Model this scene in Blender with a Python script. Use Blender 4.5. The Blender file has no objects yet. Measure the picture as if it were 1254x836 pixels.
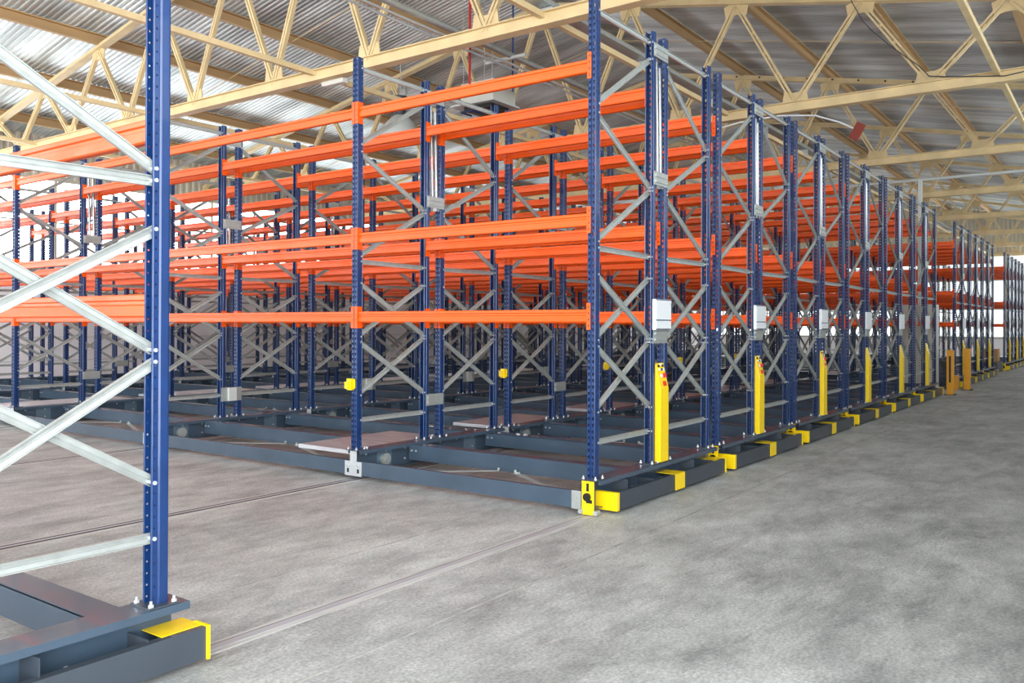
import bpy, bmesh, math, random
from mathutils import Vector, Matrix
random.seed(7)
C = bpy.context.scene.collection
Z0 = 0.28                      # top of the rack bases above the floor
D, G, G2 = 0.941, 0.242, 0.276 # frame depth, gap between back-to-back rows, gap between closed units
UNIT = 2*D + G
PITCH = UNIT + G2
HP = 3.835
YS = [0.0, 2.7, 6.295, 9.89, 13.486, 17.08]
LV = [1.292, 2.053, 3.271]

# ------------------------------------------------------------------ materials
def srgb(r, g, b):
    f = lambda c: (c/255/12.92) if c/255 <= 0.04045 else ((c/255+0.055)/1.055)**2.4
    return (f(r), f(g), f(b), 1)

def mat(name, col, rough=0.5, metal=0.0, var=0.0, scale=6.0, stretch=(1, 1, 1), bump=0.0, coat=0.0, col2=None, rvar=0.0, thresh=None):
    m = bpy.data.materials.new(name); m.use_nodes = True
    nt = m.node_tree; b = nt.nodes['Principled BSDF']
    b.inputs['Base Color'].default_value = col
    b.inputs['Roughness'].default_value = rough
    b.inputs['Metallic'].default_value = metal
    b.inputs['Coat Weight'].default_value = coat
    if var > 0 or bump > 0 or rvar > 0:
        tc = nt.nodes.new('ShaderNodeTexCoord'); mp = nt.nodes.new('ShaderNodeMapping')
        mp.inputs['Scale'].default_value = stretch
        nz = nt.nodes.new('ShaderNodeTexNoise'); nz.inputs['Scale'].default_value = scale; nz.inputs['Detail'].default_value = 6
        nt.links.new(tc.outputs['Object'], mp.inputs[0]); nt.links.new(mp.outputs[0], nz.inputs['Vector'])
        if var > 0:
            r = nt.nodes.new('ShaderNodeValToRGB')
            t0, t1 = thresh or (0.3, 0.7)
            r.color_ramp.elements[0].position = t0; r.color_ramp.elements[1].position = t1
            c2 = col2 or tuple(c*(1-var) for c in col[:3])+(1,)
            r.color_ramp.elements[0].color = c2; r.color_ramp.elements[1].color = col
            nt.links.new(nz.outputs['Fac'], r.inputs[0]); nt.links.new(r.outputs[0], b.inputs['Base Color'])
        if rvar > 0:
            mr = nt.nodes.new('ShaderNodeMapRange'); mr.inputs['To Min'].default_value = rough-rvar; mr.inputs['To Max'].default_value = rough+rvar
            nt.links.new(nz.outputs['Fac'], mr.inputs[0]); nt.links.new(mr.outputs[0], b.inputs['Roughness'])
        if bump > 0:
            bp = nt.nodes.new('ShaderNodeBump'); bp.inputs['Strength'].default_value = bump; bp.inputs['Distance'].default_value = 0.01
            nt.links.new(nz.outputs['Fac'], bp.inputs['Height']); nt.links.new(bp.outputs[0], b.inputs['Normal'])
    return m

M = {}
M['blue'] = mat('blue_enamel', srgb(20, 54, 106), 0.32, 0.0, 0.22, 9, coat=0.25)
M['galv'] = mat('galvanised_steel', srgb(184, 190, 188), 0.40, 0.45, 0.18, 14, (1, 1, 1), rvar=0.08)
M['zinc'] = mat('bright_zinc', srgb(200, 206, 210), 0.38, 0.4, 0.1, 20)
M['chrome'] = mat('ribbed_foil', srgb(150, 153, 156), 0.28, 0.9, 0.15, 30, bump=0.15)
M['orange'] = mat('orange_enamel', srgb(246, 90, 0), 0.38, 0.0, 0.10, 3, coat=0.12)
M['base'] = mat('slate_blue_enamel', srgb(66, 84, 102), 0.34, 0.0, 0.2, 4, coat=0.35, rvar=0.08)
M['slate'] = mat('dark_grey_enamel', srgb(62, 70, 80), 0.40, 0.0, 0.15, 5, coat=0.2)
M['accessp'] = mat('pale_slate_sheet', srgb(98, 118, 134), 0.4, 0.2)
M['yellow'] = mat('yellow_enamel', srgb(255, 218, 8), 0.4, 0.0, 0.04, 5, coat=0.2)
M['amber'] = mat('amber_enamel', srgb(238, 165, 18), 0.4, 0.0, 0.08, 5, coat=0.2)
M['cream'] = mat('cream_paint', srgb(230, 206, 158), 0.6, 0.0, 0.22, 2.2, (1, 1, 1), bump=0.2)
M['tan'] = mat('tan_paint', srgb(192, 158, 114), 0.65, 0.0, 0.22, 1.5, (0.3, 1, 1), bump=0.2)
M['tread'] = mat('tread_plate', srgb(210, 216, 222), 0.3, 0.35, 0.35, 3.2, (4, 0.7, 1), col2=srgb(176, 172, 178))
M['white'] = mat('white_enamel', srgb(226, 232, 236), 0.4)
M['navy'] = mat('navy_strip', srgb(30, 45, 90), 0.4)
M['black'] = mat('black_plastic', srgb(22, 22, 24), 0.45)
M['red'] = mat('red_plastic', srgb(225, 40, 22), 0.35)
M['redpaint'] = mat('red_pipe_paint', srgb(170, 30, 35), 0.4)
M['rust'] = mat('oxide_red_paint', srgb(128, 42, 26), 0.5)
M['duct'] = mat('pale_grey_enamel', srgb(200, 205, 203), 0.45, 0.1)
M['heater'] = mat('heater_housing', srgb(208, 208, 198), 0.5, 0.0, 0.06, 3)
M['rail'] = mat('rail_steel', srgb(188, 190, 196), 0.5, 0.15, 0.25, 5, (0.4, 3, 1))
M['groove'] = mat('rail_groove', srgb(28, 28, 30), 0.7)
M['grout'] = mat('rail_grout', srgb(188, 188, 186), 0.75, 0.0, 0.3, 9, (0.25, 3, 1), thresh=(0.3, 0.5))
M['joint'] = mat('slab_joint', srgb(176, 176, 172), 0.8, 0.0, 0.35, 7, thresh=(0.4, 0.6))
M['card'] = mat('cardboard', srgb(190, 150, 105), 0.8, 0.0, 0.1, 4)
M['pallet'] = mat('grey_tarp', srgb(95, 96, 98), 0.7, 0.0, 0.4, 3)
M['panel'] = mat('pale_sandwich_panel', srgb(236, 230, 234), 0.6, 0.0, 0.06, 1)
M['siding'] = mat('beige_siding', srgb(196, 188, 172), 0.6, 0.0, 0.12, 1)

def roof_mat():
    m = mat('corrugated_zinc', srgb(228, 234, 234), 0.36, 0.4, 0.30, 0.9, (2.2, 0.25, 1), rvar=0.12, col2=srgb(172, 177, 178), thresh=(0.38, 0.62))
    return m
M['roof'] = roof_mat()

def glass_mat():
    m = bpy.data.materials.new('clear_glass'); m.use_nodes = True
    nt = m.node_tree; nt.nodes.clear()
    o = nt.nodes.new('ShaderNodeOutputMaterial'); t = nt.nodes.new('ShaderNodeBsdfTransparent'); g = nt.nodes.new('ShaderNodeBsdfGlossy')
    t.inputs[0].default_value = (0.95, 0.97, 0.98, 1); g.inputs['Roughness'].default_value = 0.05
    mx = nt.nodes.new('ShaderNodeMixShader'); mx.inputs[0].default_value = 0.06
    nt.links.new(t.outputs[0], mx.inputs[1]); nt.links.new(g.outputs[0], mx.inputs[2]); nt.links.new(mx.outputs[0], o.inputs[0])
    return m
M['glass'] = glass_mat()

def floor_mat():
    m = bpy.data.materials.new('worn_concrete'); m.use_nodes = True
    nt = m.node_tree; N = nt.nodes; L = nt.links; b = N['Principled BSDF']
    tc = N.new('ShaderNodeTexCoord')
    def noise(scale, st, det=8, dist=0.0, rough=0.55):
        mp = N.new('ShaderNodeMapping'); mp.inputs['Scale'].default_value = st
        n = N.new('ShaderNodeTexNoise'); n.inputs['Scale'].default_value = scale; n.inputs['Detail'].default_value = det
        n.inputs['Distortion'].default_value = dist; n.inputs['Roughness'].default_value = rough
        L.new(tc.outputs['Object'], mp.inputs[0]); L.new(mp.outputs[0], n.inputs['Vector']); return n
    def ramp(src, p0, c0, p1, c1):
        r = N.new('ShaderNodeValToRGB'); e = r.color_ramp.elements
        e[0].position = p0; e[0].color = c0; e[1].position = p1; e[1].color = c1
        L.new(src, r.inputs[0]); return r
    def mix(a, c, f, mode='MIX'):
        x = N.new('ShaderNodeMixRGB'); x.blend_type = mode
        if isinstance(f, float): x.inputs[0].default_value = f
        else: L.new(f, x.inputs[0])
        L.new(a, x.inputs[1]); L.new(c, x.inputs[2]); return x
    big = ramp(noise(0.55, (1, 1.3, 1), 12, 0.2, 0.7).outputs['Fac'], 0.40, srgb(141, 145, 145), 0.60, srgb(191, 195, 194))
    mid = ramp(noise(1.9, (0.75, 1.3, 1), 14, 0.15, 0.78).outputs['Fac'], 0.38, srgb(129, 132, 133), 0.60, srgb(209, 213, 212))
    m1 = mix(big.outputs[0], mid.outputs[0], 0.5)
    fine = ramp(noise(55, (1, 1, 1), 6, 0, 0.8).outputs['Fac'], 0.36, (0.52, 0.52, 0.52, 1), 0.64, (1.42, 1.42, 1.42, 1))
    m2 = mix(m1.outputs[0], fine.outputs[0], 0.8, 'MULTIPLY')
    # long scuffs running with the aisle
    sc = ramp(noise(1.3, (0.5, 2.0, 1), 14, 0.3, 0.78).outputs['Fac'], 0.52, (0, 0, 0, 1), 0.60, (1, 1, 1, 1))
    dark = N.new('ShaderNodeRGB'); dark.outputs[0].default_value = srgb(96, 99, 100)
    scf = N.new('ShaderNodeMath'); scf.operation = 'MULTIPLY'; scf.inputs[1].default_value = 0.28
    L.new(sc.outputs[0], scf.inputs[0])
    m3 = mix(m2.outputs[0], dark.outputs[0], scf.outputs[0])
    # white scraped patches
    wp = ramp(noise(3.2, (0.7, 1.6, 1), 12, 0.2, 0.78).outputs['Fac'], 0.60, (0, 0, 0, 1), 0.66, (1, 1, 1, 1))
    wc = N.new('ShaderNodeRGB'); wc.outputs[0].default_value = srgb(214, 212, 206)
    wf = N.new('ShaderNodeMath'); wf.operation = 'MULTIPLY'; wf.inputs[1].default_value = 0.6
    L.new(wp.outputs[0], wf.inputs[0])
    m4 = mix(m3.outputs[0], wc.outputs[0], wf.outputs[0])
    # thin cracks
    vo = N.new('ShaderNodeTexVoronoi'); vo.feature = 'DISTANCE_TO_EDGE'; vo.inputs['Scale'].default_value = 0.28
    nz = noise(1.1, (1, 1, 1), 6); ad = N.new('ShaderNodeMixRGB'); ad.inputs[0].default_value = 0.12
    L.new(tc.outputs['Object'], ad.inputs[1]); L.new(nz.outputs['Color'], ad.inputs[2]); L.new(ad.outputs[0], vo.inputs['Vector'])
    cr = ramp(vo.outputs['Distance'], 0.0, (1, 1, 1, 1), 0.006, (0, 0, 0, 1))
    cf = N.new('ShaderNodeMath'); cf.operation = 'MULTIPLY'; cf.inputs[1].default_value = 0.15
    L.new(cr.outputs[0], cf.inputs[0])
    m5 = mix(m4.outputs[0], dark.outputs[0], cf.outputs[0])
    L.new(m5.outputs[0], b.inputs['Base Color'])
    rr = N.new('ShaderNodeMapRange'); rr.inputs['To Min'].default_value = 0.42; rr.inputs['To Max'].default_value = 0.7
    L.new(noise(1.1, (0.6, 1.6, 1)).outputs['Fac'], rr.inputs[0]); L.new(rr.outputs[0], b.inputs['Roughness'])
    bp = N.new('ShaderNodeBump'); bp.inputs['Strength'].default_value = 0.35; bp.inputs['Distance'].default_value = 0.006
    L.new(noise(14, (1, 1, 1), 8, 0, 0.7).outputs['Fac'], bp.inputs['Height']); L.new(bp.outputs[0], b.inputs['Normal'])
    return m
M['floor'] = floor_mat()

# ------------------------------------------------------------------ mesh helpers
class MB:
    def __init__(s): s.v = []; s.f = []; s.mi = []; s.m = 0
    def mat(s, i): s.m = i; return s
    def face(s, idx): s.f.append(tuple(idx)); s.mi.append(s.m)
    def box(s, x0, x1, y0, y1, z0, z1):
        n = len(s.v)
        s.v += [(x, y, z) for x in (x0, x1) for y in (y0, y1) for z in (z0, z1)]
        for q in ((0, 1, 3, 2), (4, 6, 7, 5), (0, 4, 5, 1), (2, 3, 7, 6), (0, 2, 6, 4), (1, 5, 7, 3)): s.face([n+i for i in q])
        return s
    def sweep(s, prof, p0, p1, up=(0, 0, 1), closed=True, cap=True):
        """profile (a, b) swept from p0 to p1; a runs along side = dir x up, b along the corrected up"""
        p0, p1 = Vector(p0), Vector(p1); d = (p1-p0).normalized(); u = Vector(up)
        side = d.cross(u).normalized(); u = side.cross(d).normalized()
        n = len(s.v); k = len(prof)
        for p in (p0, p1):
            for a, b in prof: s.v.append(tuple(p+side*a+u*b))
        for i in range(k if closed else k-1):
            j = (i+1) % k; s.face([n+i, n+j, n+k+j, n+k+i])
        if cap and closed:
            s.face([n+i for i in range(k)][::-1]); s.face([n+k+i for i in range(k)])
        return s
    def bar(s, p0, p1, w, h, up=(0, 0, 1)):
        return s.sweep([(-w/2, -h/2), (w/2, -h/2), (w/2, h/2), (-w/2, h/2)], p0, p1, up)
    def tube(s, pts, r, n=10):
        for a, b in zip(pts[:-1], pts[1:]):
            d = Vector(b)-Vector(a); up = (0, 0, 1) if abs(d.normalized().z) < 0.95 else (0, 1, 0)
            s.sweep([(r*math.cos(2*math.pi*i/n), r*math.sin(2*math.pi*i/n)) for i in range(n)], a, b, up)
        return s
    def disc(s, c, axis, r, h, n=14):
        c = Vector(c); a = Vector(axis).normalized()
        return s.tube([tuple(c), tuple(c+a*h)], r, n)
    def lathe(s, prof, c, n=24):
        base = len(s.v)
        for r, z in prof:
            for i in range(n):
                a = 2*math.pi*i/n; s.v.append((c[0]+r*math.cos(a), c[1]+r*math.sin(a), c[2]+z))
        for k in range(len(prof)-1):
            for i in range(n):
                j = (i+1) % n; s.face([base+k*n+i, base+k*n+j, base+(k+1)*n+j, base+(k+1)*n+i])
        return s
    def prism(s, poly, axis, a0, a1):
        """poly in the two other axes, extruded along axis ('x','y','z')"""
        n = len(s.v); k = len(poly)
        for a in (a0, a1):
            for p, q in poly:
                s.v.append({'x': (a, p, q), 'y': (p, a, q), 'z': (p, q, a)}[axis])
        for i in range(k):
            j = (i+1) % k; s.face([n+i, n+j, n+k+j, n+k+i])
        s.face([n+i for i in range(k)][::-1]); s.face([n+k+i for i in range(k)])
        return s
    def data(s, name, mats, bevel=0.0, solid=0.0, smooth=False):
        me = bpy.data.meshes.new(name); me.from_pydata(s.v, [], s.f)
        for m in (mats if isinstance(mats, (list, tuple)) else [mats]): me.materials.append(M[m])
        for p, i in zip(me.polygons, s.mi): p.material_index = i
        bm = bmesh.new(); bm.from_mesh(me)
        if solid:
            bmesh.ops.remove_doubles(bm, verts=bm.verts, dist=1e-5)
            bmesh.ops.recalc_face_normals(bm, faces=bm.faces)
            bmesh.ops.solidify(bm, geom=bm.faces[:], thickness=solid)
        if bevel:
            bmesh.ops.bevel(bm, geom=[e for e in bm.edges if e.is_manifold and e.calc_face_angle(0) > 0.6], offset=bevel, segments=2, affect='EDGES', profile=0.6, clamp_overlap=True)
        bmesh.ops.recalc_face_normals(bm, faces=bm.faces)
        bm.to_mesh(me); bm.free()
        if smooth:
            for p in me.polygons: p.use_smooth = True
            me.set_sharp_from_angle(angle=0.7)
        return me

def ob(name, me, parent=None, loc=(0, 0, 0), rz=0.0, scale=None):
    o = bpy.data.objects.new(name, me); C.objects.link(o); o.location = loc
    if rz: o.rotation_euler = (0, 0, rz)
    if scale: o.scale = scale
    if parent: o.parent = parent
    return o
def tag(o, label, cat, group=None):
    o['label'] = label; o['category'] = cat
    if group: o['group'] = group
    return o
def empty(name, loc): 
    o = ob(name, None, None, loc); return o
def struct(o): o['kind'] = 'structure'; return o

# ------------------------------------------------------------------ rack component meshes (local z = 0 at the top of the base)
def post_mesh():
    """perforated upright; web faces -x, open to +x; centred on the origin"""
    b = MB(); w = 0.0375; pitch = 0.05; n = int(HP/pitch)
    def quad(P, a0, a1, z0, z1): 
        k = len(b.v)
        for a, z in ((a0, z0), (a1, z0), (a1, z1), (a0, z1)): b.v.append(P(a, z))
        b.face([k, k+1, k+2, k+3])
    def cell(P, a0, a1, z0, z1, hole):
        k = len(b.v)
        for a, z in ((a0, z0), (a1, z0), (a1, z1), (a0, z1)): b.v.append(P(a, z))
        for a, z in hole: b.v.append(P(a, z))
        for i in range(4):
            j = (i+1) % 4; b.face([k+i, k+j, k+4+j, k+4+i])
    web = lambda a, z: (-0.035 + (0.006 if abs(a) < 0.0055 else 0), a, z)
    # web: two perforated columns and a pressed centre rib
    for i in range(n):
        z0 = i*pitch; z1 = z0+pitch
        for s in (-1, 1):
            a0, a1 = s*0.008, s*0.0325; c = s*0.0195
            hl = [(c-s*0.0055, z0+0.010), (c+s*0.0055, z0+0.010), (c+s*0.0085, z0+0.036), (c-s*0.0085, z0+0.036)]
            cell(web, a0, a1, z0, z1, hl)
        side = None
        for s in (-1, 1):
            P = lambda a, z, s=s: (a, s*0.030, z)
            cell(P, 0.009, 0.036, z0, z1, [(0.0225, z0+0.019), (0.0275, z0+0.025), (0.0225, z0+0.031), (0.0175, z0+0.025)])
    ztop = n*pitch
    quad(web, -0.008, -0.005, 0, ztop); quad(web, 0.005, 0.008, 0, ztop)
    quad(web, -0.005, 0.005, 0, ztop)
    for s in (-1, 1):
        quad(lambda a, z, s=s: (a, s*w, z), -0.028, 0.003, 0, ztop)
        k = len(b.v); b.v += [(-0.035, s*0.0325, 0), (-0.0325, s*0.0365, 0), (-0.028, s*w, 0), (-0.028, s*w, ztop), (-0.0325, s*0.0365, ztop), (-0.035, s*0.0325, ztop)]; b.face([k, k+1, k+4, k+5]); b.face([k+1, k+2, k+3, k+4])
        k = len(b.v)
        b.v += [(0.003, s*w, 0), (0.009, s*0.030, 0), (0.009, s*0.030, ztop), (0.003, s*w, ztop)]; b.face([k, k+1, k+2, k+3])
        k = len(b.v)
        b.v += [(0.036, s*0.030, 0), (0.036, s*0.024, 0), (0.036, s*0.024, ztop), (0.036, s*0.030, ztop)]; b.face([k, k+1, k+2, k+3])
    me = b.data('post', ['blue', 'slate', 'zinc'], solid=0.002)
    f = MB(); f.mat(1).box(-0.07, 0.07, -0.075, 0.075, -0.0075, 0.0)
    for sx in (-1, 1):
        for sy in (-1, 1):
            f.mat(2).disc((sx*0.052, sy*0.056, 0.0), (0, 0, 1), 0.012, 0.012, 6); f.disc((sx*0.052, sy*0.056, 0.012), (0, 0, 1), 0.006, 0.014, 8)
    fm = f.data('foot', ['blue', 'slate', 'zinc'])
    bm = bmesh.new(); bm.from_mesh(me); bm.from_mesh(fm); bm.to_mesh(me); bm.free(); bpy.data.meshes.remove(fm)
    return me
ME = {}
ME['post'] = post_mesh()

CH = lambda w, d: [(-d/2, -w/2), (d/2, -w/2), (d/2, -w/2+0.01), (-d/2+0.004, -w/2+0.006), (-d/2+0.004, -0.006), (-d/2+0.009, 0), (-d/2+0.004, 0.006), (-d/2+0.004, w/2-0.006), (d/2, w/2-0.01), (d/2, w/2), (-d/2, w/2)]
CH = lambda w, d: [(-d/2, -w/2+0.004), (-d/2+0.003, -w/2), (d/2, -w/2), (d/2, -w/2+0.003), (-d/2+0.006, -w/2+0.003), (-d/2+0.003, -0.004), (-d/2+0.006, 0), (-d/2+0.003, 0.004), (-d/2+0.006, w/2-0.003), (d/2, w/2-0.003), (d/2, w/2), (-d/2+0.003, w/2), (-d/2, w/2-0.004), (-d/2, 0.005), (-d/2+0.003, 0), (-d/2, -0.005)]
# bracing in a row A(x=0) - B(x=D): height at A, height at B, y offset
BR = [('h', .29, .29, 0), ('d', .53, 1.07, .0115), ('d', 1.05, .50, -.0115), ('d', 1.10, 1.63, .0115), ('d', 1.62, 1.10, -.0115), ('h', 1.83, 1.82, 0),
      ('d', 1.88, 2.40, 0), ('d', 2.90, 2.43, 0), ('d', 2.97, 3.56, 0), ('h', 3.71, 3.71, 0)]
def brace_mb(b, k, mirror):
    t, za, zb, yo = BR[k]
    if mirror: za, zb = zb, za
    dz = (zb-za)
    x0, x1 = 0.012, D-0.012
    b.mat(0).sweep(CH(0.046, 0.021), (x0, yo, za), (x1, yo, zb), (0, 0, 1))
    # through bolts on both ends
    b.mat(1)
    for x, z in ((x0+0.012, za), (x1-0.012, zb)):
        b.disc((x, -0.036, z), (0, 1, 0), 0.009, 0.072, 8)
    return b
for mir in (0, 1):
    allb = MB()
    for k in range(len(BR)):
        ME['brace', k, mir] = brace_mb(MB(), k, mir).data('brace', ['galv', 'zinc']); brace_mb(allb, k, mir)
    ME['bracing', mir] = allb.data('bracing', ['galv', 'zinc'])

def beam_profile():
    # (a, b): a = sideways (outer side negative), b = up; stepped box beam
    h = [(-0.019, 0.05), (-0.023, 0.045), (-0.023, 0.026), (-0.013, 0.020), (-0.013, 0.006), (-0.023, 0.000), (-0.023, -0.044), (-0.018, -0.05)]
    return h + [(-a, b) for a, b in h[::-1]]
def conn_mb(b, y, s):
    """end connector at y; s=+1: beam lies on the +y side; front leg laps over the post face at x=-0.037"""
    b.box(-0.041, 0.028, min(y, y+s*0.004), max(y, y+s*0.004), -0.11, 0.10)
    y1 = y-s*0.034
    b.mat(0)
    b.box(-0.041, -0.037, min(y, y1), max(y, y1), -0.11, 0.10)
    b.mat(1)
    for z in (-0.08, -0.03, 0.02, 0.07):
        b.box(-0.0416, -0.0408, min(y-s*0.012, y-s*0.020), max(y-s*0.012, y-s*0.020), z-0.009, z+0.009)
    b.mat(0)
    return b
def beam_mesh(L, withc):
    b = MB(); y0, y1 = 0.0385, L-0.0385
    # sweep along +y with up=z: side = dir x up = +x
    b.sweep(beam_profile(), (0, y0, 0), (0, y1, 0))
    if withc: conn_mb(b, y0, 1); conn_mb(b, y1, -1)
    return b.data('shelf_beam', ['orange', 'black'])
for L in (2.7, 3.595):
    ME['beam', L, 0] = beam_mesh(L, False); ME['beam', L, 1] = beam_mesh(L, True)
    ME['conn', L, 0] = conn_mb(MB(), 0.0385, 1).data('end_connector', ['orange', 'black'])
    ME['conn', L, 1] = conn_mb(MB(), L-0.0385, -1).data('end_connector', ['orange', 'black'])

def channel_mesh():
    b = MB()
    x0, x1 = -0.03, UNIT+0.11
    b.sweep([(-0.085, -0.034), (-0.085, 0), (0.085, 0), (0.085, -0.034), (0.079, -0.034), (0.079, -0.006), (-0.079, -0.006), (-0.079, -0.034)], (x0, 0, 0), (x1, 0, 0))
    b.box(x0+0.015, x1-0.015, 0.036, 0.042, -0.225, -0.004)
    b.box(x0+0.015, x1-0.015, -0.03, 0.042, -0.231, -0.225)
    b.mat(1)
    for k in range(8):
        x = 0.15+k*0.27
        for z in (-0.06, -0.17): b.disc((x, 0.036, z), (0, -1, 0), 0.011, 0.010, 6)
    return b.data('base_channel', ['base', 'zinc'], bevel=0.0)
ME['channel'] = channel_mesh()
ME['access'] = MB().box(0.30, 0.50, 0.030, 0.0355, -0.215, -0.036).data('access_plate', 'accessp')
ME['wheel'] = MB().disc((0.4, 0.0295, -0.14), (0, -1, 0), 0.062, 0.03, 22).disc((0.4, -0.0005, -0.14), (0, -1, 0), 0.02, 0.01, 12).data('wheel', 'galv')
# load wheel that runs on the floor rail
ME['roller'] = MB().disc((0.0, -0.02, 0.0), (0, 1, 0), 0.09, 0.04, 22).disc((0.0, -0.021, 0.0), (0, 1, 0), 0.035, 0.05, 12).data('roller', 'galv')
def long_mesh(L):
    b = MB(); y0, y1 = 0.06, L-0.06
    b.sweep([(-0.06, -0.030), (-0.06, -0.018), (0.08, -0.018), (0.08, -0.030), (-0.052, -0.030)][:4]+[], (0, y0, 0), (0, y1, 0))
    b.box(-0.060, -0.054, y0, y1, -0.165, -0.024); b.box(-0.060, 0.0, y0, y1, -0.171, -0.165)
    b.box(0.074, 0.080, y0, y1, -0.050, -0.024)
    b.mat(1)
    for y in (0.10, 0.16, L-0.10, L-0.16):
        b.disc((-0.060, y, -0.075), (-1, 0, 0), 0.010, 0.010, 6)
    return b.data('side_beam', ['base', 'zinc'])
for L in (2.7, 3.595): ME['long', L] = long_mesh(L)
def cross_mesh(L):
    b = MB(); m = L/2
    b.bar((0.64, m+0.10, -0.165), (0.03, L-0.12, -0.205), 0.05, 0.005)
    b.bar((0.64, m-0.10, -0.165), (0.03, 0.12, -0.205), 0.05, 0.005)
    b.bar((0.86, m-0.15, -0.165), (1.80, 0.25, -0.205), 0.05, 0.005)
    b.bar((0.86, m+0.15, -0.160), (1.80, L-0.25, -0.200), 0.05, 0.005)
    b.bar((0.62, m-0.14, -0.160), (0.90, m+0.14, -0.160), 0.05, 0.006)
    for p in ((0.64, m-0.10), (0.64, m+0.10), (0.86, m-0.15), (0.86, m+0.15)): b.disc((p[0], p[1], -0.158), (0, 0, 1), 0.014, 0.02, 6)
    return b.data('tie_bar', 'galv')
for L in (2.7, 3.595): ME['cross', L] = cross_mesh(L)
def fbump_mesh(L):
    b = MB(); y0, y1 = 0.05, L-0.05
    b.sweep([(-0.034, -0.235), (0.006, -0.235), (0.006, -0.229), (-0.028, -0.229), (-0.028, -0.106), (0.006, -0.106), (0.006, -0.100), (-0.034, -0.100)], (0, y0-0.05, 0), (0, y1+0.05, 0))
    return b.data('safety_bar', 'base')
for L in (2.7-0.11, 3.595): ME['fbump', round(L, 3)] = fbump_mesh(L)
def bracket_mesh():
    b = MB()
    b.mat(0).box(-0.042, -0.036, -0.045, 0.045, -0.13, 0.0); b.box(-0.044, -0.036, -0.115, 0.115, -0.245, -0.105)
    b.mat(1)
    for y in (-0.07, 0.07): b.box(-0.0455, -0.0435, y-0.014, y+0.014, -0.215, -0.175)
    b.mat(0)
    for y in (-0.085, -0.06, 0.06, 0.085): b.disc((-0.044, y, -0.145), (-1, 0, 0), 0.010, 0.012, 6)
    return b.data('bar_bracket', ['zinc', 'black'])
ME['bracket'] = bracket_mesh()
def corner_mesh():
    b = MB()
    b.mat(0).box(-0.060, -0.052, -0.045, 0.065, -0.268, -0.006)
    b.mat(1).box(-0.0612, -0.0600, 0.000, 0.024, -0.085, -0.022)
    b.disc((-0.060, 0.012, -0.128), (-1, 0, 0), 0.032, 0.022, 20)
    b.box(-0.0612, -0.0600, -0.030, 0.026, -0.178, -0.150)
    return b.data('corner_plate', ['yellow', 'black'])
ME['corner'] = corner_mesh()
ME['cornerend'] = MB().box(-0.042, -0.035, 0.085, 0.175, -0.24, -0.095).disc((-0.042, 0.13, -0.15), (-1, 0, 0), 0.012, 0.01, 8).disc((-0.03, 0.07, -0.245), (-1, 0, 0), 0.02, 0.05, 12).disc((-0.03, -0.07, -0.245), (-1, 0, 0), 0.02, 0.05, 12).data('clamp_plate', 'galv')
def ebump_mesh():
    b = MB(); x0, x1 = 0.14, UNIT+0.145
    b.mat(0).sweep([(-0.028, -0.25), (0.016, -0.25), (0.016, -0.11), (-0.028, -0.11), (-0.028, -0.115), (0.011, -0.115), (0.011, -0.245), (-0.028, -0.245)], (x0, -0.135, 0), (x1, -0.135, 0))
    b.mat(0)
    for x in (0.34, 0.80, 1.60, 2.02): b.box(x, x+0.006, -0.12, 0.035, -0.235, -0.10 if x != 0.34 and x != 1.6 else -0.04)
    b.box(x1-0.006, x1, -0.12, 0.035, -0.235, -0.11)
    return b.data('end_safety_bar', ['slate'])
ME['ebump'] = ebump_mesh()
def cap_mesh():
    return MB().prism([(-0.162, -0.252), (0.045, -0.252), (0.045, -0.106), (-0.162, -0.106)], 'x', 0.10, 0.145).data('yellow_cap', 'yellow', bevel=0.006)
ME['cap'] = cap_mesh()
ME['midcap'] = MB().box(1.14, 1.33, -0.160, 0.034, -0.111, -0.107).box(1.14, 1.33, -0.160, -0.155, -0.252, -0.107).data('yellow_band', 'yellow')
ME['endcap'] = MB().box(UNIT+0.145, UNIT+0.158, -0.162, -0.056, -0.252, -0.104).box(UNIT-0.04, UNIT+0.145, -0.118, 0.034, -0.111, -0.107).data('yellow_cap', 'yellow')

cx = D+G/2
ME['spacer'] = MB().prism([(cx-0.135, -0.044), (cx+0.135, -0.044), (cx+0.135, -0.039), (cx-0.135, -0.039)], 'z', -0.06, 0.06).sweep([(-0.005, -0.012), (0.005, -0.012), (0.005, 0.012), (-0.005, 0.012)], (cx-0.11, -0.048, 0.025), (cx+0.11, -0.048, 0.025)).sweep([(-0.005, -0.012), (0.005, -0.012), (0.005, 0.012), (-0.005, 0.012)], (cx-0.11, -0.048, -0.025), (cx+0.11, -0.048, -0.025)).data('spacer_plate', 'galv')
ME['squareplate'] = MB().mat(0).box(cx-0.15, cx+0.15, -0.044, -0.039, -0.09, 0.09).mat(1).box(cx-0.055, cx+0.06, -0.075, -0.044, -0.085, 0.085).data('junction_box', ['galv', 'duct'], bevel=0.0)
def conduit_mesh():
    b = MB()
    def line(x0, x1, y, z0, z1, r):
        pts = [(x0+(x1-x0)*t/6, y, z0+(z1-z0)*t/6) for t in range(7)]
        b.tube(pts, r, 10)
    line(cx-0.055, cx-0.02, -0.020, 3.55, 2.48, 0.015)
    line(cx+0.02, cx+0.045, -0.012, 3.52, 2.48, 0.019)
    line(cx+0.05, cx-0.03, 0.020, 3.50, 2.50, 0.013)
    b.box(cx-0.075, cx-0.035, -0.04, 0.0, 2.43, 2.50); b.box(cx+0.025, cx+0.07, -0.035, 0.01, 2.44, 2.50)
    return b.data('cable_conduit', 'chrome', smooth=True)
ME['conduit'] = conduit_mesh()
def cabinet():
    a = MB().box(cx-0.16, cx+0.145, -0.078, -0.0445, 1.178, 1.45).data('control_cabinet', 'white', bevel=0.004)
    return a
ME['cabinet'] = cabinet()
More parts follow.
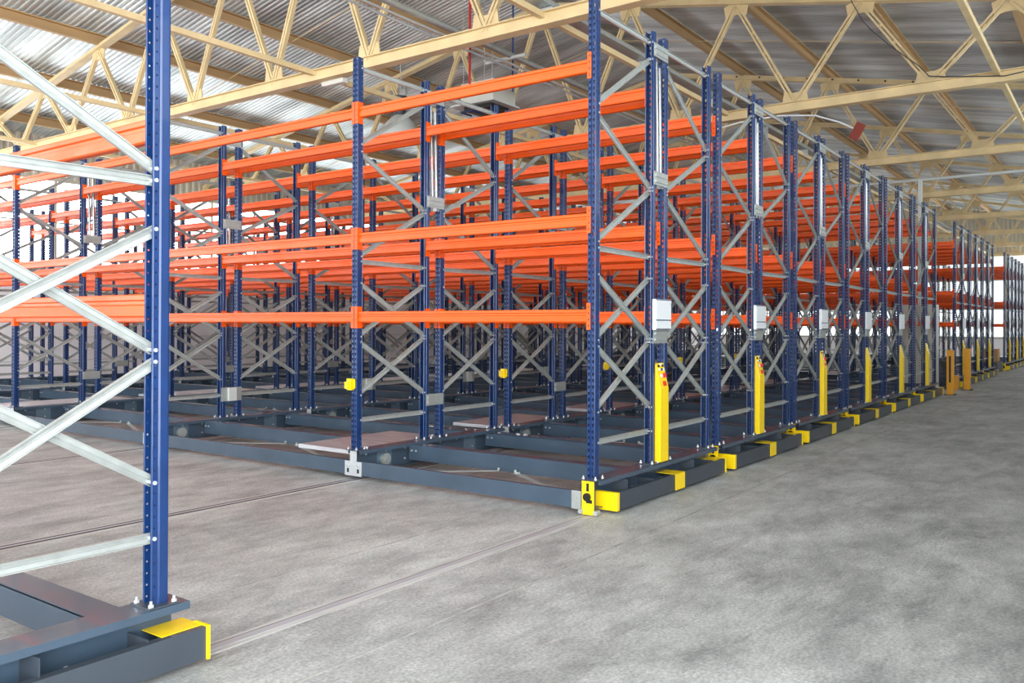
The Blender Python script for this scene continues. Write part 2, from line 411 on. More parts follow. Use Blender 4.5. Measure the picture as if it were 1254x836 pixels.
ME['cabdoor'] = MB().box(cx-0.15, cx+0.135, -0.0815, -0.0785, 1.27, 1.440).box(cx-0.15, cx+0.135, -0.0815, -0.0785, 1.190, 1.260).data('cabinet_door', 'white')
ME['cabstrip'] = MB().box(cx-0.15, cx+0.135, -0.0812, -0.0785, 1.2605, 1.2695).box(cx-0.15, cx+0.135, -0.0812, -0.0785, 1.181, 1.1895).box(cx-0.15, cx+0.135, -0.0812, -0.0785, 1.4405, 1.447).data('navy_trim', 'navy')
# control column: square tube with a raked control face
X0c, X1c, Y0c, Y1c = cx-0.076, cx+0.078, -0.088, -0.026
ME['column'] = MB().prism([(Y0c, 0.012), (Y1c, 0.012), (Y1c, 0.88), (Y1c-0.008, 0.885), (Y0c, 0.66)], 'x', X0c, X1c).data('control_column', 'yellow', bevel=0.004)
def onface(u, v, up=0.0):
    """u in 0..1 across, v in 0..1 up the raked face"""
    ya, za, yb, zb = Y0c, 0.66, Y1c-0.008, 0.885
    n = Vector((0, -(zb-za), (yb-ya))).normalized()
    return Vector((X0c+(X1c-X0c)*u, ya+(yb-ya)*v, za+(zb-za)*v))+n*up, n
def face_part(name, u, v, r, h, m, sq=False):
    p, n = onface(u, v, 0.0)
    b = MB()
    if sq: b.sweep([(-r, -r*0.8), (r, -r*0.8), (r, r*0.8), (-r, r*0.8)], p, p+n*h, (0, n.z, -n.y) if True else None)
    else: b.disc(p, n, r, h, 14)
    return b.data(name, m)
BTN = []
for (u, v, m) in ((.25, .88, 'black'), (.5, .92, 'white'), (.75, .88, 'black'), (.3, .74, 'white'), (.52, .74, 'black'), (.76, .73, 'white')):
    BTN.append(('push_button', face_part('push_button', u, v, 0.011, 0.012, m)))
BTN.append(('switch_plate', face_part('switch_plate', .42, .50, 0.017, 0.006, 'white', True)))
BTN.append(('emergency_stop', face_part('emergency_stop', .66, .50, 0.021, 0.022, 'red')))
BTN.append(('red_lamp', face_part('red_lamp', .58, .19, 0.026, 0.008, 'red', True)))
def sensor_mesh():
    return MB().box(-0.085, -0.043, -0.01, 0.05, 0.585, 0.695).box(-0.110, -0.085, 0.005, 0.055, 0.600, 0.665).box(-0.043, -0.036, -0.02, 0.03, 0.60, 0.69).data('sensor_box', 'yellow', bevel=0.003)
ME['sensor'] = sensor_mesh()
def tread_mesh(y0, y1, x1=1.35):
    b = MB().box(0.03, x1, y0, y1, -0.055, -0.016)
    return b.data('walkway_plate', 'tread')
ME['tread'] = tread_mesh(2.80, 3.60)
ME['tread2'] = tread_mesh(9.99, 10.95, 1.9)
def caps_mesh():
    return None

# ------------------------------------------------------------------ one mobile unit
GRP = 'mobile racking units'
def unit(x, label, nframes=6, near=False, conduit=(0, 1), detail=1, trodden=True):
    root = empty('mobile_rack', (x, 0, Z0)); tag(root, label, 'warehouse rack', GRP)
    ys = YS[:nframes]
    for j, y in enumerate(ys):
        ch = ob('base_channel', ME['channel'], root, (0, y, 0))
        for xx, sc in ((0, None), (UNIT-0.8, None)):
            if j and (detail or j < 3):
                ob('access_plate', ME['access'], ch, (xx, 0, 0))
            if detail and 0 < j < 3 and xx == 0:
                ob('wheel', ME['wheel'], ch, (xx, 0, 0))
        for xx in (0.4, UNIT-0.4): ob('roller', ME['roller'], ch, (xx, 0.063, -0.188))
        for row in (0, 1):
            x0 = 0 if row == 0 else D+G
            sepf = j < 3 and detail
            fr = ob('upright_frame', None if sepf else ME['bracing', row], root, (x0, y, 0))
            ob('post', ME['post'], fr, (0, 0, 0.008)); ob('post', ME['post'], fr, (D, 0, 0.008), math.pi)
            if sepf:
                for k, b in enumerate(BR):
                    ob('horizontal_brace' if b[0] == 'h' else 'diagonal_brace', ME['brace', k, row], fr)
        if j == 0:
            ob('corner_plate', ME['corner'], root); ob('clamp_plate', ME['cornerend'], root)
        else:
            ob('bar_bracket', ME['bracket'], root, (0, y, 0))
        # back to back spacers
        for z in ((3.65, 2.52, 1.12) if j == 0 else (0.42, 2.53, 3.65)):
            if j == 2 and z < 1: ob('junction_box', ME['squareplate'], root, (0, y, 0.30)); continue
            if j == 2 and z > 3: ob('spacer_plate', ME['spacer'], root, (0, y, 3.62)); continue
            ob('spacer_plate', ME['spacer'], root, (0, y, z))
        if j in conduit or j == 3: ob('cable_conduit', ME['conduit'], root, (0, y, 0))
    ob('sensor_box', ME['sensor'], root, (0, YS[1], 0))
    for j in range(len(ys)-1):
        L = 2.7 if j == 0 else 3.595; y = ys[j]
        for line in range(4):
            xx = (0, D, D+G, UNIT)[line]; flip = line in (1, 3)
            for z in LV:
                sep = detail and j < 2
                if flip: o = ob('shelf_beam', ME['beam', L, 0 if sep else 1], root, (xx, y+L, z), math.pi)
                else: o = ob('shelf_beam', ME['beam', L, 0 if sep else 1], root, (xx, y, z))
                if sep:
                    ob('end_connector', ME['conn', L, 0], o); ob('end_connector', ME['conn', L, 1], o)
        for xx in (0.72, 1.96): ob('side_beam', ME['long', L], root, (xx, y, 0))
        ob('tie_bar', ME['cross', L], root, (0, y, 0))
        if j == 0: ob('safety_bar', ME['fbump', round(2.7-0.11, 3)], root, (0, 0.11, 0))
        else: ob('safety_bar', ME['fbump', 3.595], root, (0, y, 0))
    if trodden:
        if nframes > 2: ob('walkway_plate', ME['tread'], root)
        if nframes > 4: ob('walkway_plate', ME['tread2'], root)
    ob('end_safety_bar', ME['ebump'], root); ob('yellow_cap', ME['cap'], root); ob('yellow_band', ME['midcap'], root); ob('yellow_cap', ME['endcap'], root)
    cab = ob('control_cabinet', ME['cabinet'], root)
    if detail: ob('cabinet_door', ME['cabdoor'], cab); ob('navy_trim', ME['cabstrip'], cab)
    col = ob('control_column', ME['column'], root)
    col['label'] = 'yellow control column with push buttons on a raked top'
    if detail:
        for n_, me in BTN: ob(n_, me, col)
    return root

unit(-3.595-UNIT, 'lone rack unit across the open aisle, its blue post standing tall at the picture edge', 4, near=True)
B1 = ['orange and blue mobile rack closest to the open aisle, foremost of the six closed-up units',
      'second of the six closed-up mobile racks, directly behind the foremost one',
      'third of the six closed-up mobile racks, counting from the open aisle inwards',
      'fourth of the six closed-up mobile racks, counting from the open aisle inwards',
      'fifth of the six closed-up mobile racks, just before the one by the guard posts',
      'last of the six closed-up mobile racks, the one beside the amber guard posts']
for i, l in enumerate(B1): unit(i*PITCH, l, 6, conduit=(0, 1) if i % 2 == 0 else (0,), detail=1 if i < 3 else 0)
XB2 = 16.75
B2 = ['first rack of the three-unit block beyond the amber guard posts', 'middle rack of the three-unit block beyond the amber guard posts', 'far rack of the three-unit block, next to the gap with the cardboard box']
for i, l in enumerate(B2): unit(XB2+i*PITCH, l, 6, conduit=(0,), detail=0)
XB3 = XB2+3*PITCH-G2+3.15
B3 = ['nearer rack of the farthest block, just past the gap with the cardboard box', 'second rack of the farthest block, at the edge of the photo', 'rearmost rack of the farthest block, in front of the bright end wall']
for i, l in enumerate(B3): unit(XB3+i*PITCH, l, 6, conduit=(), detail=0)

# ------------------------------------------------------------------ building shell
XA, XE = -10.0, 46.0
YW, YR = 19.55, -5.5
RY, RZ, SL = 7.1, 8.18+Z0, 0.193      # ridge position, truss top-chord height there, roof slope
fl = struct(ob('floor', MB().box(XA, XE, YR, YW, -0.3, 0).data('floor', 'floor')))
# rails flush in the floor
for j, y in enumerate(YS):
    b = MB()
    if j == 0:
        b.mat(0).box(XA+1, XE-1, y-0.065, y+0.065, 0.0, 0.002); b.mat(1).box(XA+1, XE-1, y-0.028, y+0.028, 0.002, 0.004); b.mat(2).box(XA+1, XE-1, y+0.028, y+0.035, 0.002, 0.0035)
    else:
        b.mat(0).box(XA+1, XE-1, y-0.09, y+0.09, 0.0, 0.002); b.mat(1).box(XA+1, XE-1, y-0.020, y+0.020, 0.002, 0.004)
        b.mat(2).box(XA+1, XE-1, y-0.045, y-0.020, 0.002, 0.0035); b.box(XA+1, XE-1, y+0.020, y+0.045, 0.002, 0.0035)
    o = ob('floor_rail', b.data('floor_rail', ['grout', 'rail', 'groove']))
    tag(o, ['steel rail set in scraped grout along the rack ends beside the open floor', 'dark-grooved steel rail meeting the foremost rack at its second row of posts', 'floor rail under the third row of posts of the racks',
            'floor rail under the fourth row of posts of the racks', 'floor rail under the fifth row of posts of the racks', 'floor rail nearest the pale panelled wall'][j], 'rail', 'rails set in the floor')
# saw-cut joint lines in the slab
b = MB()
for y in (0.68, -0.62): b.box(XA+1, XE-1, y-0.008, y+0.008, 0.0, 0.0012)
j = struct(ob('trim_1', b.data('trim_1', 'joint')))

def corr(name, p0, p1, up0, up1, pitch, depth, matn, solid=0.0):
    """corrugated sheet: ridges run from p0-edge to up0; the sheet repeats from p0 to p1"""
    b = MB(); p0, p1, u0, u1 = Vector(p0), Vector(p1), Vector(up0), Vector(up1)
    n = int((p1-p0).length/pitch); nrm = (p1-p0).cross(u0-p0).normalized()
    ks = [(0, 0), (0.28, 0), (0.42, 1), (0.78, 1), (0.92, 0)]
    prev = None
    for i in range(n):
        for t, h in ks:
            f = (i+t)/n
            a = p0.lerp(p1, f)+nrm*h*depth; c = u0.lerp(u1, f)+nrm*h*depth
            k = len(b.v); b.v += [tuple(a), tuple(c)]
            if prev is not None: b.face([prev, prev+1, k+1, k])
            prev = k
    return b.data(name, matn, solid=solid)

ceil = struct(ob('ceiling', None)); 
zr = lambda y: RZ+0.30-SL*abs(y-RY)
ob('roof_sheet', corr('roof_sheet', (XA, YW+0.4, zr(YW+0.4)), (XE, YW+0.4, zr(YW+0.4)), (XA, RY, zr(RY)), (XE, RY, zr(RY)), 0.115, 0.024, 'roof'), ceil)
ob('roof_sheet', corr('roof_sheet', (XA, YR-0.4, zr(YR-0.4)), (XE, YR-0.4, zr(YR-0.4)), (XA, RY, zr(RY)), (XE, RY, zr(RY)), 0.115, 0.024, 'roof'), ceil)
ob('ridge_cap', MB().prism([(RY-0.5, zr(RY-0.5)+0.06), (RY, zr(RY)+0.06), (RY+0.5, zr(RY+0.5)+0.06), (RY, zr(RY)+0.1)], 'x', XA, XE).data('ridge_cap', 'roof'), ceil)
# purlins (cold-formed channels) on the truss nodes
P = 2.26
for k in range(-5, 6):
    y = RY+k*P
    z = RZ-SL*abs(y-RY)+0.04
    b = MB(); s = 1 if y > RY else -1
    b.sweep([(-0.05, 0), (0.05, 0), (0.05, 0.02), (-0.038, 0.02), (-0.038, 0.20), (0.05, 0.20), (0.05, 0.225), (-0.05, 0.225)], (XA, y, z), (XE, y, z))
    ob('purlin', b.data('purlin', 'tan'), ceil)
for y in (7.2, 11.85, 16.5, 2.75, -1.8):
    ob('tie_beam', MB().box(XA+8, XE, y-0.04, y+0.04, 5.20+Z0-0.03, 5.20+Z0+0.05).data('tie_beam', 'cream'), ceil)
# thin sag rods between the purlins
b = MB()
for i in range(6):
    X = 6.2+i*6.0
    for s in (1, -1):
        for k in range(0, 5):
            y0, y1 = RY+s*k*P, RY+s*(k+1)*P
            b.tube([(X, y0, RZ-SL*abs(y0-RY)+0.10), (X, y1, RZ-SL*abs(y1-RY)+0.10)], 0.009, 6)
ob('sag_rod', b.data('sag_rod', 'cream'), ceil)

# roof trusses
def truss_parts():
    zb = 5.16+Z0; parts = []
    y0, y1 = YR+0.05, YW-0.05
    b = MB()
    for s in (-1, 1): b.box(s*0.012 if s > 0 else -0.085, 0.085 if s > 0 else -0.012, y0, y1, zb+0.075, zb+0.09); b.box(min(s*0.012, s*0.026), max(s*0.012, s*0.026), y0, y1, zb-0.075, zb+0.09)
    b.box(-0.085, 0.085, y0, y1, zb-0.09, zb-0.075)
    parts.append(('bottom_chord', b.data('bottom_chord', 'cream')))
    for ya, yb in ((y0, RY), (RY, y1)):
        za, zc = RZ-SL*abs(ya-RY), RZ-SL*abs(yb-RY)
        b = MB(); b.sweep([(-0.08, -0.07), (0.08, -0.07), (0.08, -0.055), (0.02, -0.055), (0.02, 0.05), (-0.02, 0.05), (-0.02, -0.055), (-0.08, -0.055)], (0, ya, za-0.0), (0, yb, zc-0.0))
        parts.append(('top_chord', b.data('top_chord', 'cream')))
    zt = lambda y: RZ-SL*abs(y-RY)-0.02
    for s in (1, -1):
        for k in range(0, 6):
            yt = RY+s*k*P; yb = RY+s*(k+0.5)*P; yt2 = RY+s*(k+1)*P
            segs = [((0, yt, zt(yt)-0.05), (0, yb, zb+0.05))]
            if abs(yt2-RY) < 12.0: segs.append(((0, yt2, zt(yt2)-0.05), (0, yb, zb+0.05)))
            if zt(yb)-zb < 0.45: continue
            for a, c in segs:
                m = MB()
                for q in (-0.030, 0.030):
                    A, B_ = Vector(a), Vector(c); d = (B_-A).normalized(); side = Vector((1, 0, 0)).cross(d)
                    m.bar(A+side*q, B_+side*q, 0.07, 0.035, tuple(side))
                for t in (0.3, 0.5, 0.7):
                    q = Vector(a).lerp(Vector(c), t); d = (Vector(c)-Vector(a)).normalized()
                    m.bar(q-d*0.03, q+d*0.03, 0.03, 0.05, tuple(Vector((1, 0, 0)).cross(d)))
                parts.append(('web_diagonal', m.data('web_diagonal', 'cream')))
            parts.append(('gusset_plate', MB().prism([(yb-0.24, zb+0.06), (yb+0.24, zb+0.06), (yb+0.20, zb+0.30), (yb+0.07, zb+0.26), (yb-0.07, zb+0.26), (yb-0.20, zb+0.30)], 'x', -0.012, 0.012).data('gusset_plate', 'cream')))
            if k or s == 1:
                z = zt(yt)
                parts.append(('gusset_plate', MB().prism([(yt-0.24, z+SL*0-0.02-(0.24*SL)), (yt-0.20, z-0.28), (yt-0.07, z-0.24), (yt+0.07, z-0.24), (yt+0.20, z-0.28), (yt+0.24, z-0.02-(0.24*SL)), (yt, z+0.02)], 'x', -0.012, 0.012).data('gusset_plate', 'cream')))
    return parts
TP = truss_parts()
TX = [3.19+6*k for k in range(-2, 8)]
TL = {0: 'cream roof truss behind the camera-side rack, above the open aisle end', 1: 'cream roof truss over the lone rack, before the one crossing the picture top',
      2: 'nearest visible cream roof truss, its bottom chord crossing above the foremost blue posts', 3: 'cream roof truss with a dark cable strung down one diagonal, second one in view',
      4: 'third cream roof truss in view, carried past the hanging oxide-red plate', 5: 'fourth cream roof truss in view, where the pale pipe passes under the roof',
      6: 'fifth cream roof truss in view, over the end of the six closed-up racks', 7: 'sixth cream roof truss in view, over the three-unit rack block',
      8: 'seventh cream roof truss in view, over the farthest rack block', 9: 'last cream roof truss, close to the far end wall'}
for i, X in enumerate(TX):
    if i < 1: continue
    r = empty('roof_truss', (X, 0, 0)); tag(r, TL[i], 'roof truss', 'roof trusses')
    if i == 3:
        zt1 = RZ-SL*abs(0.37-RY); zb1 = 5.16+Z0
        ob('cable', MB().tube([(-0.10, 0.45, zt1-0.05), (-0.10, 0.25, zt1-0.45), (-0.10, 0.12, zt1-0.62), (-0.10, -0.2, (zt1+zb1)/2-0.1), (-0.10, -0.65, zb1+0.35), (-0.10, -0.8, zb1+0.16), (-0.10, -1.1, zb1+0.10), (-0.10, -1.9, zb1-0.02), (-0.10, -2.7, zb1+0.06)], 0.009, 6).data('cable', 'slate'), r)
    if i == 4:
        bb = MB()
        for q in range(16):
            yy = RY-1.5-q*0.62; bb.box(-0.086, -0.080, yy-0.022, yy+0.022, RZ-SL*abs(yy-RY)-0.03, RZ-SL*abs(yy-RY)+0.01)
        ob('bolt_hole', bb.data('bolt_hole', 'black'), r)
    for n_, me in TP: ob(n_, me, r)

# walls: left long wall with a window band, far end wall, right long wall with high windows
def win(n, x0, x1, z0, z1, y, dx, parent=None):
    w = struct(ob('window_%d' % n, MB().box(x0, x1, y, y+0.08, z0-0.05, z0+0.03).box(x0, x1, y, y+0.08, z1-0.03, z1+0.05).data('window_frame', 'siding')))
    b = MB(); k = x0
    while k <= x1+0.01:
        b.box(k-0.03, k+0.03, y+0.01, y+0.07, z0, z1); k += dx
    zz = (z0+z1)/2; b.box(x0, x1, y+0.02, y+0.06, zz-0.02, zz+0.02)
    ob('window_bars', b.data('window_bars', 'siding'), w)
    ob('glass', MB().box(x0, x1, y+0.035, y+0.041, z0, z1).data('glass', 'glass'), w)
    return w
WZ0, WZ1 = 2.75+Z0, 4.95+Z0
wl = struct(ob('wall_left', MB().box(XA, XE, YW, YW+0.15, 0, WZ0-0.05).data('wall_left', 'panel')))
b = MB()
for z in (0.55, 1.15, 1.75, 2.35): b.box(XA, XE, YW-0.012, YW-0.001, z-0.012, z+0.012)
ob('panel_joint', b.data('panel_joint', 'duct'), wl)
ob('siding', corr('siding', (XA, YW+0.05, WZ1+0.05), (XE, YW+0.05, WZ1+0.05), (XA, YW+0.05, 6.6), (XE, YW+0.05, 6.6), 0.2, 0.03, 'siding'), wl)
win(1, XA, XE, WZ0, WZ1, YW, 1.5)
# far end wall (plane x = XE)
we = struct(ob('wall_back', MB().box(XE, XE+0.15, YR, YW, 0, 0.9).data('wall_back', 'panel')))
ob('siding', corr('siding', (XE, YR, 5.6), (XE, YW, 5.6), (XE, YR, 9.2), (XE, YW, 9.2), 0.2, 0.03, 'siding'), we)
w2 = struct(ob('window_2', MB().box(XE, XE+0.08, YR, YW, 0.88, 0.98).box(XE, XE+0.08, YR, YW, 5.52, 5.62).data('window_frame', 'siding')))
b = MB()
y = YR
while y < YW: b.box(XE+0.01, XE+0.07, y-0.04, y+0.04, 0.9, 5.6); y += 1.5
for z in (2.5, 4.1): b.box(XE+0.02, XE+0.06, YR, YW, z-0.03, z+0.03)
ob('window_bars', b.data('window_bars', 'siding'), w2)
ob('glass', MB().box(XE+0.035, XE+0.041, YR, YW, 0.9, 5.6).data('glass', 'glass'), w2)
# right wall, just outside the view
XG = -4.2
wr = struct(ob('wall_right', MB().box(XG, XE, YR-0.15, YR, 0, 3.7).data('wall_right', 'panel')))
ob('siding', corr('siding', (XA, YR-0.05, 5.0), (XE, YR-0.05, 5.0), (XA, YR-0.05, 6.4), (XE, YR-0.05, 6.4), 0.2, 0.03, 'siding'), wr)
ob('gate_post', MB().box(XG-0.12, XG, YR-0.15, YR, 0, 5.0).data('gate_post', 'duct'), wr)
win(3, XG+0.05, XE, 3.75, 4.95, YR-0.08, 3.0)

# ------------------------------------------------------------------ things under the roof and beyond
# air heater
hx, hy, hz = 6.5, 6.23, 5.24+Z0
r = empty('air_heater', (hx, hy, hz)); tag(r, 'pale boxy unit heater hanging from rods behind the upper orange beams', 'heater')
ob('housing', MB().box(0, 0.68, 0.0, 0.80, 0.18, 0.57).data('housing', 'heater', bevel=0.01), r)
ob('tray', MB().box(-0.06, 0.74, -0.05, 1.0, 0.145, 0.18).data('tray', 'duct'), r)
ob('fan_grille', MB().box(0.05, 0.6, 0.10, 0.75, 0.06, 0.145).data('fan_grille', 'black'), r)
ob('flap', MB().bar((0.0, 0.50, 0.03), (0.3, 0.50, 0.03), 0.03, 0.03).bar((0.0, 0.78, 0.03), (0.3, 0.78, 0.03), 0.03, 0.03).bar((0.0, 0.50, 0.03), (0.0, 0.78, 0.03), 0.03, 0.03).data('flap', 'navy'), r)
for xx, yy in ((0.03, 0.05), (0.65, 0.05), (0.03, 0.75), (0.65, 0.75)):
    zt_ = RZ-SL*abs(hy+yy-RY)-hz+0.05
    ob('hanger_rod', MB().tube([(xx, yy, 0.57), (xx, yy, zt_)], 0.008, 6).data('hanger_rod', 'galv'), r)
# red sprinkler pipe
zt_ = RZ-SL*abs(5.02-RY)-0.03
o = ob('sprinkler_pipe', MB().tube([(4.4, 5.02, zt_), (4.4, 5.02, 4.80+Z0)], 0.02, 12).tube([(4.4, 5.02, 4.82+Z0), (4.4, 5.45, 4.82+Z0)], 0.016, 10).data('sprinkler_pipe', 'redpaint'))
tag(o, 'thin red pipe dropping from the roof onto the pale heater', 'pipe')
o = ob('water_pipe', MB().tube([(6.0, 5.395, 5.3+Z0), (6.0, 5.395, RZ-SL*1.7+0.05)], 0.016, 10).data('water_pipe', 'blue')); tag(o, 'thin blue pipe dropping from the roof right beside the pale heater', 'pipe')
# bell lamps
def bell(x, y, z, r_, label, up):
    t = empty('pendant_lamp', (x, y, z)); tag(t, label, 'lamp', 'hanging lamps')
    ob('lamp_shade', MB().lathe([(r_, 0), (r_*0.96, r_*0.28), (r_*0.78, r_*0.68), (r_*0.48, r_*0.98), (r_*0.26, r_*1.15), (r_*0.24, r_*1.13), (r_*0.46, r_*0.95), (r_*0.75, r_*0.65), (r_*0.93, r_*0.26), (r_*0.97, 0), (r_, 0)], (0, 0, 0)).data('lamp_shade', 'duct', smooth=True), t)
    ob('lamp_neck', MB().disc((0, 0, r_*1.12), (0, 0, 1), r_*0.3, r_*0.9, 16).disc((0, 0, r_*2.0), (0, 0, 1), r_*0.36, r_*0.12, 16).data('lamp_neck', 'slate', smooth=True), t)
    ob('hanger_rod', MB().tube([(0, 0, r_*2.0), (0, 0, up)], 0.010, 6).data('hanger_rod', 'galv'), t)
bell(7.0, 9.12, 5.16+Z0, 0.40, 'large pale bell lamp hanging behind the top orange beam', 1.9)
def bulk(x, y, label):
    z = RZ-SL*abs(y-RY)-0.03
    t = ob('bulkhead_lamp', MB().lathe([(0.0, -0.30), (0.07, -0.28), (0.10, -0.2), (0.09, -0.12), (0.06, -0.10), (0.06, 0.02), (0.04, 0.06)], (x, y, z), 16).data('bulkhead_lamp', 'duct', smooth=True))
    tag(t, label, 'lamp', 'small lamps under the purlins')
bulk(4.6, RY+3*P, 'small white lamp under the purlin behind the foreground post')
bulk(7.6, RY+2*P, 'small white lamp under a purlin beside the tube light')
bulk(9.6, RY+P*2, 'small white lamp seen between the orange beams below the heater')
# tube light
t = empty('tube_light', (3.30, 6.62, 5.02+Z0)); tag(t, 'white box tube light fixed under the nearest truss', 'light fixture')
ob('housing', MB().box(-0.06, 0.06, 0.0, 0.50, -0.02, 0.07).data('housing', 'heater', bevel=0.02), t)
ob('mount', MB().box(-0.06, 0.02, 0.1, 0.14, 0.07, 0.10).box(-0.06, 0.02, 0.4, 0.44, 0.07, 0.10).data('mount', 'galv'), t)
# conduits and trays along the building
o = ob('roof_pipe', MB().tube([(-4, 4.60, 5.5+Z0), (34, 4.60, 5.5+Z0)], 0.05, 10).data('roof_pipe', 'galv', smooth=True)); tag(o, 'thick grey pipe running lengthwise under the roof near the ridge', 'pipe')
for dy, l in ((0.14, 'thin bright pipe just beside the thick grey roof pipe'), (0.30, 'outer thin bright pipe of the bundle under the roof')):
    o = ob('roof_pipe', MB().tube([(-4, 4.60+dy, 5.44+Z0), (34, 4.60+dy, 5.44+Z0)], 0.018, 8).data('roof_pipe', 'zinc')); tag(o, l, 'pipe')
t = ob('cable_tray', MB().sweep([(-0.11, 0.06), (-0.11, 0), (0.11, 0), (0.11, 0.06), (0.105, 0.06), (0.105, 0.005), (-0.105, 0.005), (-0.105, 0.06)], (-4, 2.74, 5.33+Z0), (34, 2.74, 5.33+Z0)).data('cable_tray', 'galv'))
tag(t, 'galvanised cable tray running lengthwise above the rack ends', 'cable tray')
for i in range(12):
    x = 0.6+i*2.6
    ob('tray_bracket', MB().prism([(2.62, 5.32+Z0), (2.86, 5.32+Z0), (2.62, 5.14+Z0)], 'x', x, x+0.012).data('tray_bracket', 'zinc'), t)
# thick duct-like strut hanging crosswise
b = MB().tube([(4.9, 4.3, 5.46+Z0), (4.9, 5.1, 5.46+Z0)], 0.03, 8)
o = ob('pipe_hanger', b.data('pipe_hanger', 'duct')); tag(o, 'short pale bracket holding the pipe bundle under the roof', 'bracket')
# oxide-red plate with its white conduit
t = empty('wall_box', (9.05, 0.33, 4.55+Z0)); tag(t, 'oxide-red rectangular plate hanging tilted under the roof on a white conduit', 'plate')
pl = ob('red_plate', MB().box(-0.01, 0.01, -0.085, 0.085, -0.15, 0.15).data('red_plate', 'rust', bevel=0.004), t); pl.rotation_euler = (math.radians(30), 0, 0)
b = MB(); pts = [(0.0, 0.06, 0.06), (0.0, 0.30, 0.20), (-0.05, 0.7, 0.36), (-0.15, 1.3, 0.42), (-0.3, 2.0, 0.36), (-0.5, 2.7, 0.2)]
ob('conduit', MB().tube(pts, 0.014, 8).data('conduit', 'white'), t)
# pale pipe with a drop at the end of the near block
o = ob('vent_pipe', MB().tube([(14.95, 2.2, 4.60+Z0), (14.95, -5.4, 4.60+Z0)], 0.035, 10).box(14.91, 14.99, 0.41, 0.49, 0.0, 4.60+Z0).data('vent_pipe', 'duct'))
tag(o, 'pale square pole with a pipe branching across under the roof', 'pole')
# floor cabinet and pale column behind the last near rack
o = ob('switch_cabinet', MB().box(14.40, 14.68, 0.0, 0.75, 0, 2.0).data('switch_cabinet', 'duct', bevel=0.006)); tag(o, 'tall pale grey switch cabinet standing against the last near rack', 'cabinet')
ob('cabinet_door', MB().box(14.393, 14.3995, 0.03, 0.37, 0.08, 1.95).box(14.393, 14.3995, 0.38, 0.72, 0.08, 1.95).data('cabinet_door', 'heater'), o)
# amber guard posts
def guard(x, y, label, slot, h):
    t = empty('guard_post', (x, y, 0)); tag(t, label, 'guard post', 'amber guard posts')
    ob('post_body', MB().box(-0.07, 0.07, -0.07, 0.07, 0.012, h).data('post_body', 'amber', bevel=0.008), t)
    ob('base_plate', MB().box(-0.12, 0.12, -0.12, 0.12, 0.0, 0.012).disc((-.09, -.09, 0.012), (0, 0, 1), 0.014, 0.02, 6).disc((.09, -.09, 0.012), (0, 0, 1), 0.014, 0.02, 6).data('base_plate', 'slate'), t)
    if slot: ob('light_slot', MB().box(-0.074, -0.0705, -0.02, 0.02, 0.28, h-0.13).data('light_slot', 'black'), t)
guard(14.55, -0.26, 'amber guard post with a dark slot standing at the end of the near racks', True, 0.99)
guard(16.35, -0.34, 'plain amber guard post at the corner of the three-unit block', False, 0.99)
o = ob('sensor_housing', MB().box(16.2, 16.5, -0.15, 0.05, 0.0, 0.34).data('sensor_housing', 'amber', bevel=0.006)); tag(o, 'low amber box between the two guard posts and the rack base', 'box')
# stack beyond the gap
gx = XB3-1.9
t = ob('covered_stack', MB().box(gx, gx+1.5, 0.0, 1.8, 0.0, 0.36).data('covered_stack', 'pallet', bevel=0.03)); tag(t, 'low grey covered stack in the gap before the farthest rack block', 'stack')
o = ob('cardboard_box', MB().box(gx+0.5, gx+1.1, 0.05, 0.55, 0.362, 0.78).data('cardboard_box', 'card', bevel=0.01)); tag(o, 'brown cardboard box on the grey stack in the far gap', 'box')

# ------------------------------------------------------------------ light
w = bpy.data.worlds.new('overcast'); bpy.context.scene.world = w; w.use_nodes = True
nt = w.node_tree; bg = nt.nodes['Background']; bg.inputs[0].default_value = (0.95, 0.985, 1.0, 1); bg.inputs[1].default_value = 4.0
tc = nt.nodes.new('ShaderNodeTexCoord')
def lobe(d, p, k):
    v = nt.nodes.new('ShaderNodeVectorMath'); v.operation = 'DOT_PRODUCT'; dd = Vector(d).normalized(); v.inputs[1].default_value = dd
    nt.links.new(tc.outputs['Generated'], v.inputs[0])
    a = nt.nodes.new('ShaderNodeMath'); a.operation = 'MAXIMUM'; a.inputs[1].default_value = 0.0; nt.links.new(v.outputs['Value'], a.inputs[0])
    q = nt.nodes.new('ShaderNodeMath'); q.operation = 'POWER'; q.inputs[1].default_value = p; nt.links.new(a.outputs[0], q.inputs[0])
    m_ = nt.nodes.new('ShaderNodeMath'); m_.operation = 'MULTIPLY'; m_.inputs[1].default_value = k; nt.links.new(q.outputs[0], m_.inputs[0])
    return m_
l1 = lobe((-1, -1.1, 0.12), 3.0, 24.0); l2 = lobe((0.1, 1, -0.35), 2.0, 20.0); l3 = lobe((0.4, -1, -0.55), 4.0, 20.0)
s1 = nt.nodes.new('ShaderNodeMath'); s1.operation = 'ADD'; nt.links.new(l1.outputs[0], s1.inputs[0]); nt.links.new(l2.outputs[0], s1.inputs[1])
s3 = nt.nodes.new('ShaderNodeMath'); s3.operation = 'ADD'; nt.links.new(s1.outputs[0], s3.inputs[0]); nt.links.new(l3.outputs[0], s3.inputs[1]); s1 = s3
s2 = nt.nodes.new('ShaderNodeMath'); s2.operation = 'ADD'; s2.inputs[1].default_value = 2.0; nt.links.new(s1.outputs[0], s2.inputs[0])
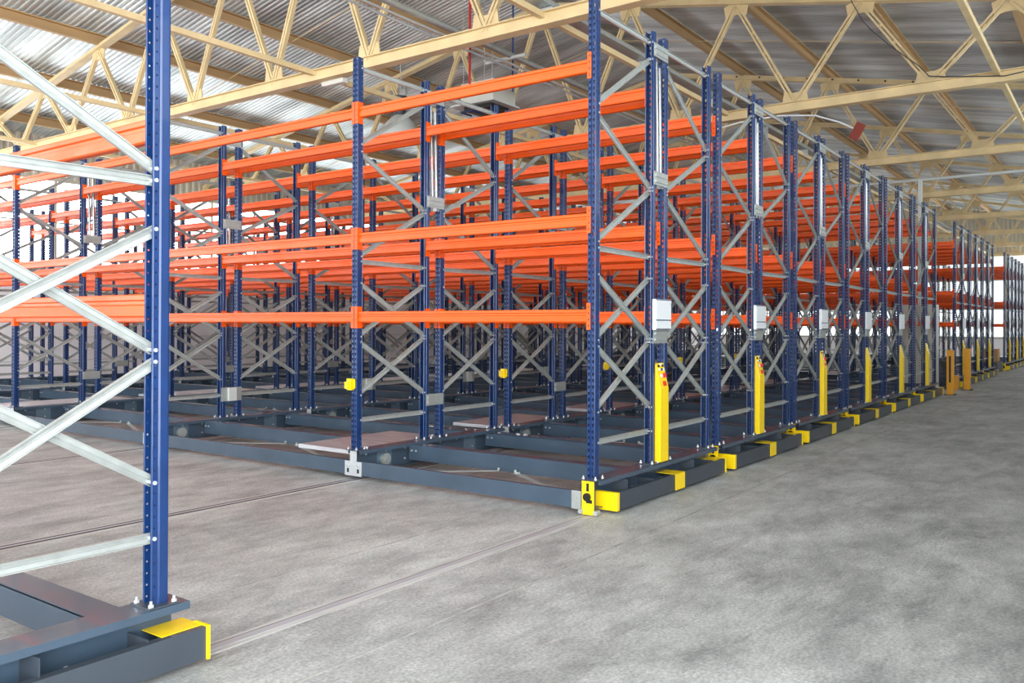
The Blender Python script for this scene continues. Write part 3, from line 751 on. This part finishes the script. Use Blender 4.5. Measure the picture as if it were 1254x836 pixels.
nt.links.new(s2.outputs[0], bg.inputs[1])
def portal(loc, rot, sx, sy):
    l = bpy.data.lights.new('daylight', 'AREA'); l.shape = 'RECTANGLE'; l.size = sx; l.size_y = sy; l.cycles.is_portal = True
    o = bpy.data.objects.new('daylight', l); C.objects.link(o); o.location = loc; o.rotation_euler = rot
R = math.radians
mx = (XA+XE)/2
portal((mx, YW+0.2, (WZ0+WZ1)/2), (R(-90), 0, 0), XE-XA, WZ1-WZ0)
portal(((XG+XE)/2, YR-0.2, 4.35), (R(90), 0, 0), XE-XG, 1.2)
portal(((XG+XA)/2, YR-0.2, 2.5), (R(90), 0, 0), XG-XA, 5.0)
portal((XE+0.2, 7.0, 3.25), (0, R(90), 0), 4.7, 25)
portal((XA-0.1, 7.0, 4.0), (0, R(-90), 0), 9, 25)

# ------------------------------------------------------------------ camera
cd = bpy.data.cameras.new('camera'); co = bpy.data.objects.new('camera', cd); C.objects.link(co)
F_, PX, PY = 1023.385, 682.257, 395.686
cd.sensor_width = 36; cd.lens = 36*F_/1254
cd.shift_x = (627-PX)/1254; cd.shift_y = -(418-PY)/1254
yaw, pit, rol = 0.59833, 0.0033568, 0.0037081
Fv = Vector((math.cos(yaw)*math.cos(pit), math.sin(yaw)*math.cos(pit), math.sin(pit)))
Rv = Vector((math.sin(yaw), -math.cos(yaw), 0)); Uv = Rv.cross(Fv)
R2 = Rv*math.cos(rol)+Uv*math.sin(rol); U2 = -Rv*math.sin(rol)+Uv*math.cos(rol)
mw = Matrix((R2, U2, -Fv)).transposed().to_4x4(); mw.translation = (-5.61354, -3.47886, 1.2096+Z0)
co.matrix_world = mw; cd.clip_end = 300; cd.clip_start = 0.05
S = bpy.context.scene; S.camera = co
S.view_settings.view_transform = 'Standard'; S.view_settings.look = 'None'; S.view_settings.gamma = 1; S.view_settings.exposure = -0.95
S.view_settings.use_curve_mapping = False
S.cycles.max_bounces = 8; S.cycles.diffuse_bounces = 3; S.cycles.transparent_max_bounces = 16
